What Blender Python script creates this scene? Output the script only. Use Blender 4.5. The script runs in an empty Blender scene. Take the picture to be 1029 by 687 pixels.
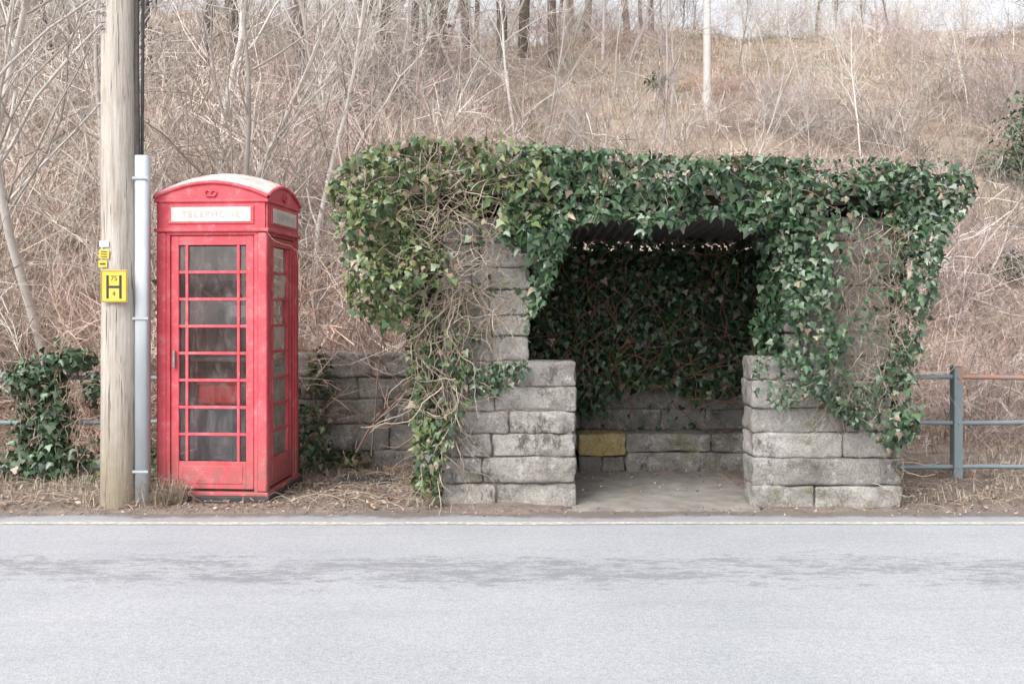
import bpy, math, random
import numpy as np
from mathutils import Vector, Matrix, Euler
rng=np.random.default_rng(7); random.seed(7)
S=bpy.context.scene
COL=S.collection
F=1016.0
# ---------------- noise
def _h(i,j,k):
    v=np.sin(i*127.1+j*311.7+k*74.7)*43758.5453
    return v-np.floor(v)
def vn(P):
    P=np.atleast_2d(np.asarray(P,float)); I=np.floor(P); f=P-I; f=f*f*(3-2*f)
    r=0
    for a in (0,1):
        for b in (0,1):
            for c in (0,1):
                w=(f[:,0] if a else 1-f[:,0])*(f[:,1] if b else 1-f[:,1])*(f[:,2] if c else 1-f[:,2])
                r=r+w*_h(I[:,0]+a,I[:,1]+b,I[:,2]+c)
    return r*2-1
def fbm(P,o=3):
    P=np.atleast_2d(np.asarray(P,float)); r=0; a=1
    for i in range(o):
        r=r+a*vn(P*(2**i)+i*17.3); a*=.5
    return r

# ---------------- materials
def new_mat(name):
    m=bpy.data.materials.new(name); m.use_nodes=True
    nt=m.node_tree; b=nt.nodes["Principled BSDF"]
    return m,nt,b
def N(nt,t,**kw):
    n=nt.nodes.new(t)
    for k,v in kw.items(): setattr(n,k,v)
    return n
def coords(nt,scale=(1,1,1),world=False):
    if world:
        g=N(nt,'ShaderNodeNewGeometry'); o=g.outputs['Position']
    else:
        g=N(nt,'ShaderNodeTexCoord'); o=g.outputs['Object']
    mp=N(nt,'ShaderNodeMapping'); mp.inputs['Scale'].default_value=scale
    nt.links.new(o,mp.inputs['Vector']); return mp.outputs[0]
def noise(nt,vec,scale,detail=5,rough=.6):
    n=N(nt,'ShaderNodeTexNoise'); n.inputs['Scale'].default_value=scale
    n.inputs['Detail'].default_value=detail; n.inputs['Roughness'].default_value=rough
    nt.links.new(vec,n.inputs['Vector']); return n.outputs['Fac']
def ramp(nt,fac,stops):
    r=N(nt,'ShaderNodeValToRGB'); e=r.color_ramp.elements
    while len(e)<len(stops): e.new(.5)
    for i,(p,c) in enumerate(stops):
        e[i].position=p; e[i].color=(*c,1) if len(c)==3 else c
    nt.links.new(fac,r.inputs[0]); return r.outputs[0]
def mix(nt,fac,a,b,mode='MIX'):
    m=N(nt,'ShaderNodeMix',data_type='RGBA',blend_type=mode)
    for s,v in ((m.inputs[0],fac),(m.inputs[6],a),(m.inputs[7],b)):
        if hasattr(v,'links'): nt.links.new(v,s)
        elif isinstance(v,(int,float)): s.default_value=v
        else: s.default_value=(*v,1)
    return m.outputs[2]
def step(nt,v,a,b):
    m=N(nt,'ShaderNodeMapRange',interpolation_type='SMOOTHSTEP')
    m.inputs['From Min'].default_value=a; m.inputs['From Max'].default_value=b
    nt.links.new(v,m.inputs['Value']); return m.outputs[0]
def mul(nt,a,b,op='MULTIPLY'):
    m=N(nt,'ShaderNodeMath',operation=op)
    for i,v in enumerate((a,b)):
        if isinstance(v,(int,float)): m.inputs[i].default_value=v
        else: nt.links.new(v,m.inputs[i])
    return m.outputs[0]
def bump(nt,b,h,strength,dist):
    n=N(nt,'ShaderNodeBump'); n.inputs['Strength'].default_value=strength; n.inputs['Distance'].default_value=dist
    nt.links.new(h,n.inputs['Height']); nt.links.new(n.outputs[0],b.inputs['Normal'])
def simple(name,c1,c2,scale=8,rough=.8,bs=.3,bd=.005,sc=(1,1,1),metal=0,spec=.5):
    m,nt,b=new_mat(name); v=coords(nt,sc); n=noise(nt,v,scale)
    nt.links.new(ramp(nt,n,[(.3,c1),(.7,c2)]),b.inputs['Base Color'])
    b.inputs['Roughness'].default_value=rough; b.inputs['Metallic'].default_value=metal
    b.inputs['Specular IOR Level'].default_value=spec
    if bs: bump(nt,b,noise(nt,v,scale*4),bs,bd)
    return m
def attr_mat(name,rough=.6,spec=.3,trans=0):
    m,nt,b=new_mat(name); a=N(nt,'ShaderNodeAttribute',attribute_name='Col'); c=a.outputs['Color']
    nt.links.new(c,b.inputs['Base Color']); b.inputs['Roughness'].default_value=rough
    b.inputs['Specular IOR Level'].default_value=spec
    if trans:
        t=N(nt,'ShaderNodeBsdfTranslucent'); nt.links.new(c,t.inputs[0])
        ms=N(nt,'ShaderNodeMixShader'); ms.inputs[0].default_value=trans
        nt.links.new(b.outputs[0],ms.inputs[1]); nt.links.new(t.outputs[0],ms.inputs[2])
        nt.links.new(ms.outputs[0],nt.nodes['Material Output'].inputs[0])
    return m

# ---------------- mesh builder
class B:
    def __init__(s): s.v=[];s.q=[];s.t=[];s.c=[];s.n=0
    def add(s,v,q=None,t=None,c=(.5,.5,.5)):
        v=np.asarray(v,float).reshape(-1,3)
        if q is not None and len(q): s.q.append(np.asarray(q,int)+s.n)
        if t is not None and len(t): s.t.append(np.asarray(t,int)+s.n)
        c=np.asarray(c,float)
        if c.ndim==1: c=np.tile(c,(len(v),1))
        s.c.append(c); s.v.append(v); s.n+=len(v)
    def arr(s):
        v=np.concatenate(s.v); c=np.concatenate(s.c)
        q=np.concatenate(s.q) if s.q else np.zeros((0,4),int); t=np.concatenate(s.t) if s.t else np.zeros((0,3),int)
        return v,q,t,c
    def obj(s,name,mat,parent=None,smooth=False,link=True):
        v,q,t,c=s.arr()
        me=bpy.data.meshes.new(name); me.vertices.add(len(v)); me.vertices.foreach_set('co',v.ravel())
        lp=np.concatenate([q.ravel(),t.ravel()]); me.loops.add(len(lp)); me.loops.foreach_set('vertex_index',lp)
        st=np.concatenate([np.arange(len(q))*4,len(q)*4+np.arange(len(t))*3]); me.polygons.add(len(st))
        me.polygons.foreach_set('loop_start',st)
        me.update(calc_edges=True); me.validate()
        if smooth: me.polygons.foreach_set('use_smooth',np.ones(len(me.polygons),bool))
        a=me.color_attributes.new('Col','FLOAT_COLOR','POINT')
        a.data.foreach_set('color',np.hstack([np.clip(c,0,1),np.ones((len(c),1))]).ravel())
        me.materials.append(mat)
        if not link: return me
        o=bpy.data.objects.new(name,me); COL.objects.link(o)
        if parent: o.parent=parent
        return o
def empty(name,loc=(0,0,0)):
    o=bpy.data.objects.new(name,None); o.location=loc; COL.objects.link(o); return o
def tube(b,pts,rad,k=3,col=(.3,.25,.2)):
    pts=np.asarray(pts,float); n=len(pts); rad=np.broadcast_to(rad,(n,))
    T=np.gradient(pts,axis=0); T/=np.linalg.norm(T,axis=1)[:,None]+1e-9
    m=np.abs(T.mean(0)); ref=np.zeros(3); ref[np.argmin(m)]=1
    U=np.cross(T,ref); U/=np.linalg.norm(U,axis=1)[:,None]+1e-9; V=np.cross(T,U)
    if k==2:
        a0=rng.uniform(0,3.14); D=math.cos(a0)*U+math.sin(a0)*V
        R=np.stack([pts-D*rad[:,None],pts+D*rad[:,None]],1).reshape(-1,3); i=np.arange(n-1)*2
        b.add(R,q=np.stack([i,i+1,i+3,i+2],1),c=col); return
    a=np.arange(k)*2*math.pi/k
    R=pts[:,None,:]+rad[:,None,None]*(np.cos(a)[None,:,None]*U[:,None,:]+np.sin(a)[None,:,None]*V[:,None,:])
    i=np.arange(n-1)[:,None]*k; j=np.arange(k)[None,:]; j2=(j+1)%k
    q=np.stack([i+j,i+j2,i+k+j2,i+k+j],-1).reshape(-1,4)
    b.add(R.reshape(-1,3),q=q,c=col)
LEAF=np.array([(0,.38,.0),(0,0,.0),(.30,-.16,-.05),(.56,.14,-.12),(.30,.38,-.03),(0,1,-.15),(-.30,.38,-.03),(-.56,.14,-.12),(-.30,-.16,-.05)])
LT=np.array([(0,i,i+1) for i in range(1,8)]+[(0,8,1)])
OV=np.array([(0,.45,0),(0,0,0),(.2,.25,-.02),(.26,.5,-.04),(.16,.8,-.04),(0,1,-.05),(-.16,.8,-.04),(-.26,.5,-.04),(-.2,.25,-.02)])
def leaves(b,pos,nrm,size,col,down=1.0,shape=LEAF,jit=.55):
    n=len(pos); nr=nrm+rng.normal(0,jit,(n,3)); nr/=np.linalg.norm(nr,axis=1)[:,None]
    t=np.array([0,0,-down])+rng.normal(0,.6,(n,3)); t-=nr*(t*nr).sum(1)[:,None]; t/=np.linalg.norm(t,axis=1)[:,None]+1e-9
    u=np.cross(t,nr); L=shape; wx=rng.uniform(.7,1.1,(n,1,1))
    V=pos[:,None,:]+size[:,None,None]*(L[None,:,0,None]*u[:,None,:]*wx+L[None,:,1,None]*t[:,None,:]+L[None,:,2,None]*nr[:,None,:]*rng.uniform(-.3,2.6,(n,1,1)))
    T=(LT[None]+(np.arange(n)*9)[:,None,None]).reshape(-1,3)
    b.add(V.reshape(-1,3),t=T,c=np.repeat(col,9,axis=0))
def blades(b,pos,h,lean,w,col):
    n=len(pos); a=rng.uniform(0,2*math.pi,n); d=np.stack([np.cos(a),np.sin(a),0*a],1); p=np.stack([-np.sin(a),np.cos(a),0*a],1)
    up=np.array([0,0,1.]); w=w[:,None] if np.ndim(w) else w
    mid=pos+up*(h*.6)[:,None]+d*(lean*h*.3)[:,None]; tip=pos+up*(h*(1-.35*lean))[:,None]+d*(lean*h)[:,None]
    V=np.stack([pos-p*w,pos+p*w,mid+p*w*.7,mid-p*w*.7,tip],1)
    o=(np.arange(n)*5)[:,None]
    b.add(V.reshape(-1,3),q=np.array([[0,1,2,3]])+o,t=np.array([[3,2,4]])+o,c=np.repeat(col,5,axis=0))
def pip(x,y,poly):
    r=np.zeros(len(x),bool); n=len(poly)
    for i in range(n):
        x1,y1=poly[i]; x2,y2=poly[(i+1)%n]
        if y1==y2: continue
        c=((y1>y)!=(y2>y))&(x<(x2-x1)*(y-y1)/(y2-y1)+x1); r^=c
    return r
def samp(poly,n):
    P=np.array(poly,float); a,bb=P.min(0),P.max(0); out=[]; m=0
    while m<n:
        q=rng.uniform(a,bb,(n*2,2)); q=q[pip(q[:,0],q[:,1],poly)]; out.append(q); m+=len(q)
    return np.concatenate(out)[:n]
def pick(cols,n,jit=.3,w=None):
    cols=np.array(cols); c=cols[rng.choice(len(cols),n,p=w)]
    return c*(1+rng.uniform(-jit,jit,(n,1)))
def box(name,parent,c,s,mat,bevel=0,rot=None,M=None):
    x,y,z=[k/2 for k in s]
    v=[(a*x,b_*y,d*z) for a in(-1,1) for b_ in(-1,1) for d in(-1,1)]
    f=[(0,1,3,2),(4,6,7,5),(0,4,5,1),(2,3,7,6),(0,2,6,4),(1,5,7,3)]
    me=bpy.data.meshes.new(name); me.from_pydata(v,[],f); me.materials.append(mat)
    o=bpy.data.objects.new(name,me); COL.objects.link(o)
    m=Matrix.Translation(c)
    if rot: m=m@Euler(rot).to_matrix().to_4x4()
    if M is not None: m=M@m
    if parent: o.parent=parent
    o.matrix_local=m
    if bevel:
        bv=o.modifiers.new('b','BEVEL'); bv.width=bevel; bv.segments=3
    return o

# ---------------- terrain
HY=[-1e3,10.7,12,14,17,25,40,50,60,90,500]; HZ=[0,0,.35,1.15,2.5,6.2,12.0,14.6,15.2,15.4,15.4]
def hill(x,y):
    x=np.asarray(x,float); y=np.asarray(y,float); z=np.interp(y,HY,HZ)
    k=np.clip((y-11)/30,0,1)
    z=z+k*np.clip(-x-2,0,40)*.06
    P=np.stack([x*.18,y*.18,0*x],-1).reshape(-1,3); P2=P*4
    amp=np.clip((y-11.5)/8,0,1)
    return z+(fbm(P).reshape(x.shape)*.6*k+fbm(P2).reshape(x.shape)*.13*amp)
xs=np.concatenate([np.linspace(-400,-42,16),np.arange(-40,40.1,.4),np.linspace(42,400,16)])
ys=np.concatenate([np.linspace(-400,-5,10),np.linspace(-2,10.4,8),np.arange(10.7,34,.4),np.arange(34,66,1.0),np.linspace(68,500,14)])
X,Y=np.meshgrid(xs,ys); Z=hill(X,Y)
b=B(); nx=len(xs); i=np.arange(len(ys)-1)[:,None]*nx+np.arange(nx-1)[None]; i=i.ravel()
b.add(np.stack([X,Y,Z],-1).reshape(-1,3),q=np.stack([i,i+1,i+nx+1,i+nx],1))
m,nt,bs=new_mat('hillside_soil'); v=coords(nt,world=True)
c=ramp(nt,noise(nt,v,.45,8,.7),[(.3,(.26,.20,.17)),(.45,(.42,.335,.28)),(.55,(.52,.44,.345)),(.7,(.40,.29,.245))])
c=mix(nt,mul(nt,step(nt,noise(nt,v,.8,5),.54,.66),.65),c,(.21,.22,.12))
c=mix(nt,.6,c,ramp(nt,noise(nt,coords(nt,(1,1,.4),True),12,8,.85),[(.35,(.35,.31,.30)),(.6,(1.25,1.2,1.17))]),'MULTIPLY')
c=mix(nt,.55,c,ramp(nt,noise(nt,v,40,4,.8),[(.35,(.28,.25,.23)),(.65,(1.1,1.1,1.1))]),'MULTIPLY')
nt.links.new(c,bs.inputs['Base Color']); bs.inputs['Roughness'].default_value=.95
bump(nt,bs,noise(nt,v,12,6,.8),.8,.08)
b.obj('ground',m,smooth=True)

# road
m,nt,bs=new_mat('asphalt'); v=coords(nt,world=True)
sx=N(nt,'ShaderNodeSeparateXYZ'); nt.links.new(v,sx.inputs[0])
c=ramp(nt,noise(nt,v,.7,5),[(.3,(.375,.39,.42)),(.7,(.45,.46,.485))])
sp=noise(nt,v,150,3,.8); c=mix(nt,.95,c,ramp(nt,sp,[(.3,(.5,.5,.5)),(.5,(1,1,1)),(.7,(1.3,1.3,1.3))]),'MULTIPLY')
sp2=noise(nt,v,28,6,.85); c=mix(nt,.8,c,ramp(nt,sp2,[(.33,(.78,.78,.78)),(.6,(1.06,1.06,1.06))]),'MULTIPLY')
vs=coords(nt,(1.5,3.8,1),world=True); st=noise(nt,vs,3.2,12,.9)
big_=noise(nt,coords(nt,(.6,1.8,1),True),2.0,4)
yw=mul(nt,sx.outputs[1],mul(nt,noise(nt,coords(nt,(.5,.1,1),True),1.5,3),.5),'ADD')
band=mul(nt,step(nt,yw,5.7,6.25),step(nt,yw,7.05,6.5))
stf=step(nt,mul(nt,mul(nt,st,mul(nt,band,.12),'ADD'),mul(nt,big_,.30),'ADD'),.752,.80)
stf=mul(nt,stf,step(nt,band,0,.3))
c=mix(nt,mul(nt,stf,.68),c,(.185,.19,.205))
st2=mul(nt,step(nt,noise(nt,coords(nt,(.25,2.0,1),True),2,9,.75),.49,.68),.26)
c=mix(nt,st2,c,(.27,.27,.29))
st3=mul(nt,step(nt,noise(nt,v,9,8,.85),.61,.66),.4); c=mix(nt,st3,c,(.25,.25,.265))
e=mul(nt,step(nt,yw,7.6,7.8),.4)
c=mix(nt,e,c,(.25,.245,.25))
e2=mul(nt,step(nt,mul(nt,yw,mul(nt,noise(nt,v,6,7,.75),.35),'ADD'),8.0,8.12),.8)
c=mix(nt,e2,c,(.15,.12,.10))
nt.links.new(c,bs.inputs['Base Color']); bs.inputs['Roughness'].default_value=.75
bump(nt,bs,sp,.6,.005)
b=B(); b.add([(-200,.8,.004),(200,.8,.004),(200,7.85,.004),(-200,7.85,.004)],q=[(0,1,2,3)]); b.obj('road',m)
m,nt,bs=new_mat('line_paint'); v=coords(nt,world=True)
wear=step(nt,noise(nt,v,22,8,.85),.46,.58)
c=mix(nt,wear,(.40,.39,.39),mix(nt,noise(nt,v,4,3),(.76,.71,.57),(.64,.61,.54)))
nt.links.new(c,bs.inputs['Base Color']); bs.inputs['Roughness'].default_value=.7
b=B(); px=np.arange(-60,60,.25); e1=7.37+.012*vn(np.stack([px*2,px*0,px*0],1)); e2_=7.455+.012*vn(np.stack([px*2,px*0+9,px*0],1))
V=np.concatenate([np.stack([px,e1,px*0+.008],1),np.stack([px,e2_,px*0+.008],1)]); n=len(px); i=np.arange(n-1)
b.add(V,q=np.stack([i,i+1,i+n+1,i+n],1)); b.obj('road_edge_line',m)

# verge
xs=np.arange(-30,30,.08); ys=np.arange(7.6,10.9,.08); X,Y=np.meshgrid(xs,ys)
edge=7.80+.07*fbm(np.stack([X.ravel()*1.3,X.ravel()*0,X.ravel()*0],1)).reshape(X.shape)
Z=np.clip((Y-edge)/.14,-.5,1)*.035+fbm(np.stack([X.ravel()*3,Y.ravel()*3,X.ravel()*0],1),4).reshape(X.shape)*.012*(Y>edge)
Z=np.where((X>.45)&(X<1.95)&(Y>7.7),-.03,Z)
b=B(); nx=len(xs); i=(np.arange(len(ys)-1)[:,None]*nx+np.arange(nx-1)[None]).ravel()
b.add(np.stack([X,Y,Z],-1).reshape(-1,3),q=np.stack([i,i+1,i+nx+1,i+nx],1))
m,nt,bs=new_mat('verge_litter'); v=coords(nt,world=True)
c=ramp(nt,noise(nt,v,5,8,.8),[(.3,(.13,.10,.085)),(.5,(.29,.235,.20)),(.7,(.38,.32,.28))])
c=mix(nt,.6,c,ramp(nt,noise(nt,v,60,4,.8),[(.35,(.3,.27,.25)),(.65,(1.2,1.2,1.2))]),'MULTIPLY')
nt.links.new(c,bs.inputs['Base Color']); bs.inputs['Roughness'].default_value=.95
bump(nt,bs,noise(nt,v,45,5,.8),.9,.02)
b.obj('verge',m,smooth=True)

# ---------------- stone
m,nt,bs=new_mat('weathered_stone'); v=coords(nt,world=True)
a=N(nt,'ShaderNodeAttribute',attribute_name='Col')
c=mix(nt,1,a.outputs['Color'],ramp(nt,noise(nt,v,3.2,10,.8),[(.32,(.42,.40,.37)),(.47,(1.0,.97,.94)),(.64,(1.35,1.33,1.31))]),'MULTIPLY')
c=mix(nt,mul(nt,step(nt,noise(nt,v,6,10,.88),.52,.59),.8),c,(.72,.71,.69))
c=mix(nt,mul(nt,step(nt,noise(nt,coords(nt,(1,1,.6),True),3.6,11,.85),.535,.62),.85),c,(.13,.12,.10))
c=mix(nt,mul(nt,step(nt,noise(nt,v,2.3,7,.8),.55,.66),.6),c,(.29,.29,.15))
c=mix(nt,.7,c,ramp(nt,noise(nt,v,55,6,.85),[(.36,(.45,.43,.41)),(.55,(1.08,1.08,1.08))]),'MULTIPLY')
nt.links.new(c,bs.inputs['Base Color']); bs.inputs['Roughness'].default_value=.95; bs.inputs['Specular IOR Level'].default_value=.2
bump(nt,bs,noise(nt,v,18,10,.85),1.0,.045)
STONE=m
MORT=simple('mortar',(.10,.095,.085),(.24,.22,.20),20,.95)
g=np.array([-1,-.985,-.94,-.8,-.6,-.4,-.2,0,.2,.4,.6,.8,.94,.985,1]); ng=len(g)
tv=[];tq=[]
for ax in range(3):
    for sg in(-1,1):
        A,Bb=np.meshgrid(g,g); P=np.zeros((ng*ng,3)); P[:,ax]=sg; P[:,(ax+1)%3]=A.ravel(); P[:,(ax+2)%3]=Bb.ravel()
        o=len(tv)*ng*ng; tv.append(P); i=(np.arange(ng-1)[:,None]*ng+np.arange(ng-1)[None]).ravel()
        q=np.stack([i,i+1,i+ng+1,i+ng],1)+o; tq.append(q if sg>0 else q[:,::-1])
TV=np.concatenate(tv);TQ=np.concatenate(tq)
def block(b,lo,hi,col,amp=.02):
    lo=np.array(lo,float);hi=np.array(hi,float); hf=(hi-lo)/2; ce=(lo+hi)/2
    P=TV*hf; r=min(.026,hf.min()*.5); q=np.clip(P,-(hf-r),hf-r); d=P-q; L=np.linalg.norm(d,axis=1)
    P=q+d/np.maximum(L,1e-6)[:,None]*np.minimum(L,r)[:,None]
    seed=rng.uniform(0,50,3); nn=TV/np.linalg.norm(TV,axis=1)[:,None]
    P=P+nn*(fbm(P*9+seed,3)*amp+fbm(P*2.5+seed,1)*amp*.8)[:,None]*np.array([.9,1.4,.6])
    b.add(P+ce,q=TQ,c=col)
def wall(b,x0,x1,y0,y1,z0,z1,ch=.195,along='x',lmin=.4,lmax=.85,gap=.002,colf=None,br=1.0):
    n=max(1,round((z1-z0)/ch)); zz=np.linspace(z0,z1,n+1); zz[1:-1]+=rng.uniform(-.02,.02,n-1)
    a0,a1=(x0,x1) if along=='x' else (y0,y1)
    for k in range(n):
        a=a0; first=True
        while a<a1-.01:
            l=rng.uniform(lmin,lmax)*(rng.uniform(.45,1) if first else 1); first=False
            if a1-(a+l)<.22: l=a1-a
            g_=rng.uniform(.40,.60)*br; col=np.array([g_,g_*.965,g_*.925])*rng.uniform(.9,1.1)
            if colf: col=colf(a,a+l,zz[k],col)
            j=rng.uniform(-.016,.016)
            if along=='x': block(b,(a+gap/2,y0+j,zz[k]+gap/2),(a+l-gap/2,y1+j,zz[k+1]-gap/2),col)
            else: block(b,(x0+j,a+gap/2,zz[k]+gap/2),(x1+j,a+l-gap/2,zz[k+1]-gap/2),col)
            a+=l
SH=empty('bus_shelter',(0,0,0))
b=B()
YF=7.98
wall(b,-.555,.508,YF,YF+.36,0,1.16,lmin=.5,lmax=1.0)
wall(b,-.555,.13,YF+.02,YF+.36,1.16,2.3,lmin=.25,lmax=.5)
wall(b,1.89,3.06,YF-.05,YF+.33,0,.6,lmin=.6,lmax=1.15); wall(b,1.89,3.0,YF-.02,YF+.33,.6,1.2)
wall(b,2.16,3.0,YF,YF+.34,1.2,2.3,lmin=.25,lmax=.45)
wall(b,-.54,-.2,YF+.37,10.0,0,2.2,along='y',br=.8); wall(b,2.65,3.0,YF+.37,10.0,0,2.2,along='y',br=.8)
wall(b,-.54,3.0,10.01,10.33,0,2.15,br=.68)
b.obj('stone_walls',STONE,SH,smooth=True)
def mb(n,x0,x1,y0,y1,z0,z1,par=SH,mat=MORT): return box(n,par,((x0+x1)/2,(y0+y1)/2,(z0+z1)/2),(x1-x0,y1-y0,z1-z0),mat)
k=.035
mb('mortar_wing_l',-.555+k,.508-k,YF+k,YF+.36-k,0,1.16-k); mb('mortar_pillar_l',-.555+k,.13-k,YF+.02+k,YF+.36-k,1.1,2.3-k)
mb('mortar_wing_r',1.89+k,2.95-k,YF+.02,YF+.33-k,0,1.2-k); mb('mortar_pillar_r',2.16+k,3-k,YF+.035,YF+.31,1.15,2.3-k)
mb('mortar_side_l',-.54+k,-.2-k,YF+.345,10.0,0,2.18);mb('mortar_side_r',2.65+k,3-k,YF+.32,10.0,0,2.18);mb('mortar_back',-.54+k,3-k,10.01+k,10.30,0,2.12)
WL=empty('stone_wall'); b=B(); wall(b,-2.75,-.57,9.95,10.3,-.05,1.13,ch=.235,lmin=.4,lmax=.9,br=.78); b.obj('blocks',STONE,WL,smooth=True)
mb('mortar',-2.75+k,-.58,9.95+k,10.27,-.05,1.10,WL)
CONC=simple('old_concrete',(.19,.175,.155),(.33,.31,.285),6,.9,.4,.01)
mb('floor_slab',.47,1.93,7.86,10.05,-.04,.022,SH,CONC); mb('floor_slab_l',-.25,.47,8.3,10.05,-.04,.02,SH,CONC); mb('floor_slab_r',1.93,2.7,8.3,10.05,-.04,.02,SH,CONC)
STB=B()
def ycol(a0,a1,z,c): return np.array([.70,.56,.27]) if (z>.1 and a0<1.0 and a1>.62) else c
wall(STB,-.15,.62,9.62,9.98,.0,.38,ch=.19,br=.75); wall(STB,.63,1.08,9.62,9.98,.0,.38,ch=.19,lmin=.45,lmax=.5,colf=ycol,br=.75); wall(STB,1.09,2.6,9.62,9.98,.0,.38,ch=.19,br=.75); STB.obj('stone_bench',STONE,SH,smooth=True)
b=B(); xs=np.arange(-.75,3.25,.0125); nx=len(xs); zz=.022*np.sin(xs*2*math.pi/.09)
V=[];
for (yy,zb) in ((7.93,2.36),(9.2,2.3),(10.45,2.24)):
    V.append(np.stack([xs,xs*0+yy,zb+zz],1))
V=np.concatenate(V); i=(np.arange(2)[:,None]*nx+np.arange(nx-1)[None]).ravel()
b.add(V,q=np.stack([i,i+1,i+nx+1,i+nx],1)); RUST=simple('rusty_tin',(.07,.065,.065),(.15,.135,.13),5,.7,.2,.003)
b.obj('corrugated_roof',RUST,SH,smooth=True)
WD=simple('dark_timber',(.07,.055,.045),(.14,.11,.09),6,.85,.3,.004,(1,8,8))
mb('lintel_beam',-.5,3.0,8.05,8.17,2.40,2.465,SH,WD)
mb('roof_deck',-.7,3.2,7.97,10.4,2.47,2.51,SH,WD)

# ---------------- IVY
IV=attr_mat('ivy_leaf',.33,.6,trans=.14)
STM=attr_mat('ivy_stem',.85,.2)
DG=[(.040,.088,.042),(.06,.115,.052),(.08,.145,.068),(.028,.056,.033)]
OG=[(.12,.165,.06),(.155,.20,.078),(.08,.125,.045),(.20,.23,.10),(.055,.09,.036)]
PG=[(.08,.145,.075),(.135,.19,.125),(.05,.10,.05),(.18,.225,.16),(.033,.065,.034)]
BR=[(.27,.205,.14),(.34,.27,.19),(.2,.14,.1)]
ib=B()
def bulge(X,Zc):
    P=np.stack([X*1.7,Zc*1.7,X*0+3],1); P2=np.stack([X*5.5,Zc*5.5,X*0+8],1)
    return .5+.5*vn(P)+.34*vn(P2)
def front(poly,n,amp,base,size,cols,hole=None,brown=.05,d0=7.97,thin=.78):
    q=samp(poly,n)
    if hole is not None:
        for (cx,cy,rx,ry,keep) in hole:
            e=((q[:,0]-cx)/rx)**2+((q[:,1]-cy)/ry)**2+.7*fbm(np.stack([q[:,0]/16,q[:,1]/16,q[:,0]*0],1),2)
            q=q[(e>1)|(rng.random(len(q))<keep)]
    n=len(q); X0=(q[:,0]-514.5)*8/F; Z0=1.6+(307-q[:,1])*8/F
    cl=fbm(np.stack([X0*3.2,Z0*3.2,X0*0+20],1),3); kp=rng.random(n)<np.clip(thin+cl*.75,.12,1); q=q[kp];X0=X0[kp];Z0=Z0[kp];n=len(q)
    bg=bulge(X0,Z0); e=.03
    gx=(bulge(X0+e,Z0)-bg)/e*amp; gz=(bulge(X0,Z0+e)-bg)/e*amp
    y=d0-base-amp*bg-rng.uniform(-.05,.06,n)
    nr=np.stack([-gx,-np.ones(n),-gz+.4],1); nr/=np.linalg.norm(nr,axis=1)[:,None]
    c=pick(cols,n); br=rng.random(n)<brown; c[br]=pick(BR,br.sum())
    leaves(ib,np.stack([X0,y,Z0],1),nr,rng.uniform(*size,n)*rng.choice([.7,1,1],n),c)
def lobe(c,r,n,size,cols,brown=.05,jitter=.12,out=.06):
    d=rng.normal(0,1,(n,3)); d/=np.linalg.norm(d,axis=1)[:,None]
    rr=1+.18*fbm(d*2.3+np.array(c)*5,2)-np.abs(rng.normal(0,jitter,n))+(rng.random(n)<out)*rng.uniform(0,.18+out,n)
    P=np.array(c)+d*rr[:,None]*np.array(r)
    co=pick(cols,n); br=rng.random(n)<brown; co[br]=pick(BR,br.sum())
    nr=d/np.array(r); nr/=np.linalg.norm(nr,axis=1)[:,None]; nr[:,2]+=.25
    leaves(ib,P,nr,rng.uniform(*size,n),co)
A=[(350,172),(380,152),(440,143),(520,150),(550,160),(550,225),(500,240),(470,260),(452,310),(405,332),(362,322),(355,285),(342,228),(340,190)]
front(A,2900,.34,.12,(.045,.08),OG+PG[:1],[(480,215,45,42,.28),(458,290,35,45,.25)],.12)
lobe((-.90,8.45,2.32),(.47,.62,.42),2900,(.045,.08),OG,.08)
lobe((-.82,8.35,1.92),(.38,.5,.40),1600,(.045,.08),OG,.08)
lobe((-.35,8.5,2.62),(.75,.6,.25),1500,(.05,.08),OG,.2)
lobe((-.9,9.4,2.2),(.4,.8,.5),1000,(.05,.08),OG,.1)
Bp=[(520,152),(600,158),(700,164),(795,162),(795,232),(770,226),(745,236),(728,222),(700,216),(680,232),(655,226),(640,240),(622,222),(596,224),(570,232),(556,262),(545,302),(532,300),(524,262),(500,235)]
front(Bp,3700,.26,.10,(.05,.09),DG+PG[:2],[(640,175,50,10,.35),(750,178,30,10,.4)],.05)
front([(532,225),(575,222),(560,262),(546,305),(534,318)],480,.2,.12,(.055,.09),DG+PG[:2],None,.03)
Cp=[(778,162),(850,160),(935,162),(968,186),(962,212),(938,232),(926,290),(914,340),(908,440),(880,446),(845,420),(820,395),(800,380),(770,358),(786,340)]
front(Cp,4600,.22,.08,(.04,.08),PG+DG,[(864,300,42,85,.10),(858,376,42,34,.18)],.06,thin=.74)
front([(770,225),(800,225),(806,370),(765,362),(783,345),(782,300),(774,250)],700,.12,.06,(.045,.075),PG+DG,None,.04,7.99)
front([(752,362),(790,350),(812,378),(802,402),(775,410),(755,398)],850,.05,.07,(.03,.055),PG,None,.04)
front([(800,385),(905,380),(912,440),(885,446),(850,428)],520,.05,.08,(.03,.055),PG,None,.06,thin=.5)
def sheet(o,u,v_,nr,n,size,cols,th=.08):
    a_=rng.random((n,2)); P=np.array(o)+a_[:,:1]*np.array(u)+a_[:,1:]*np.array(v_)+np.array(nr,float)*np.abs(rng.normal(0,th,n))[:,None]
    leaves(ib,P,np.tile(np.array(nr,float),(n,1)),rng.uniform(*size,n),pick(cols,n))
sheet((2.14,7.95,1.2),(0,.4,0),(0,0,1.1),(-1,-.2,0),600,(.045,.08),DG+PG)
sheet((3.03,8.0,.5),(0,2.2,0),(0,0,1.9),(1,0,.1),2000,(.05,.085),DG+PG)
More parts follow.
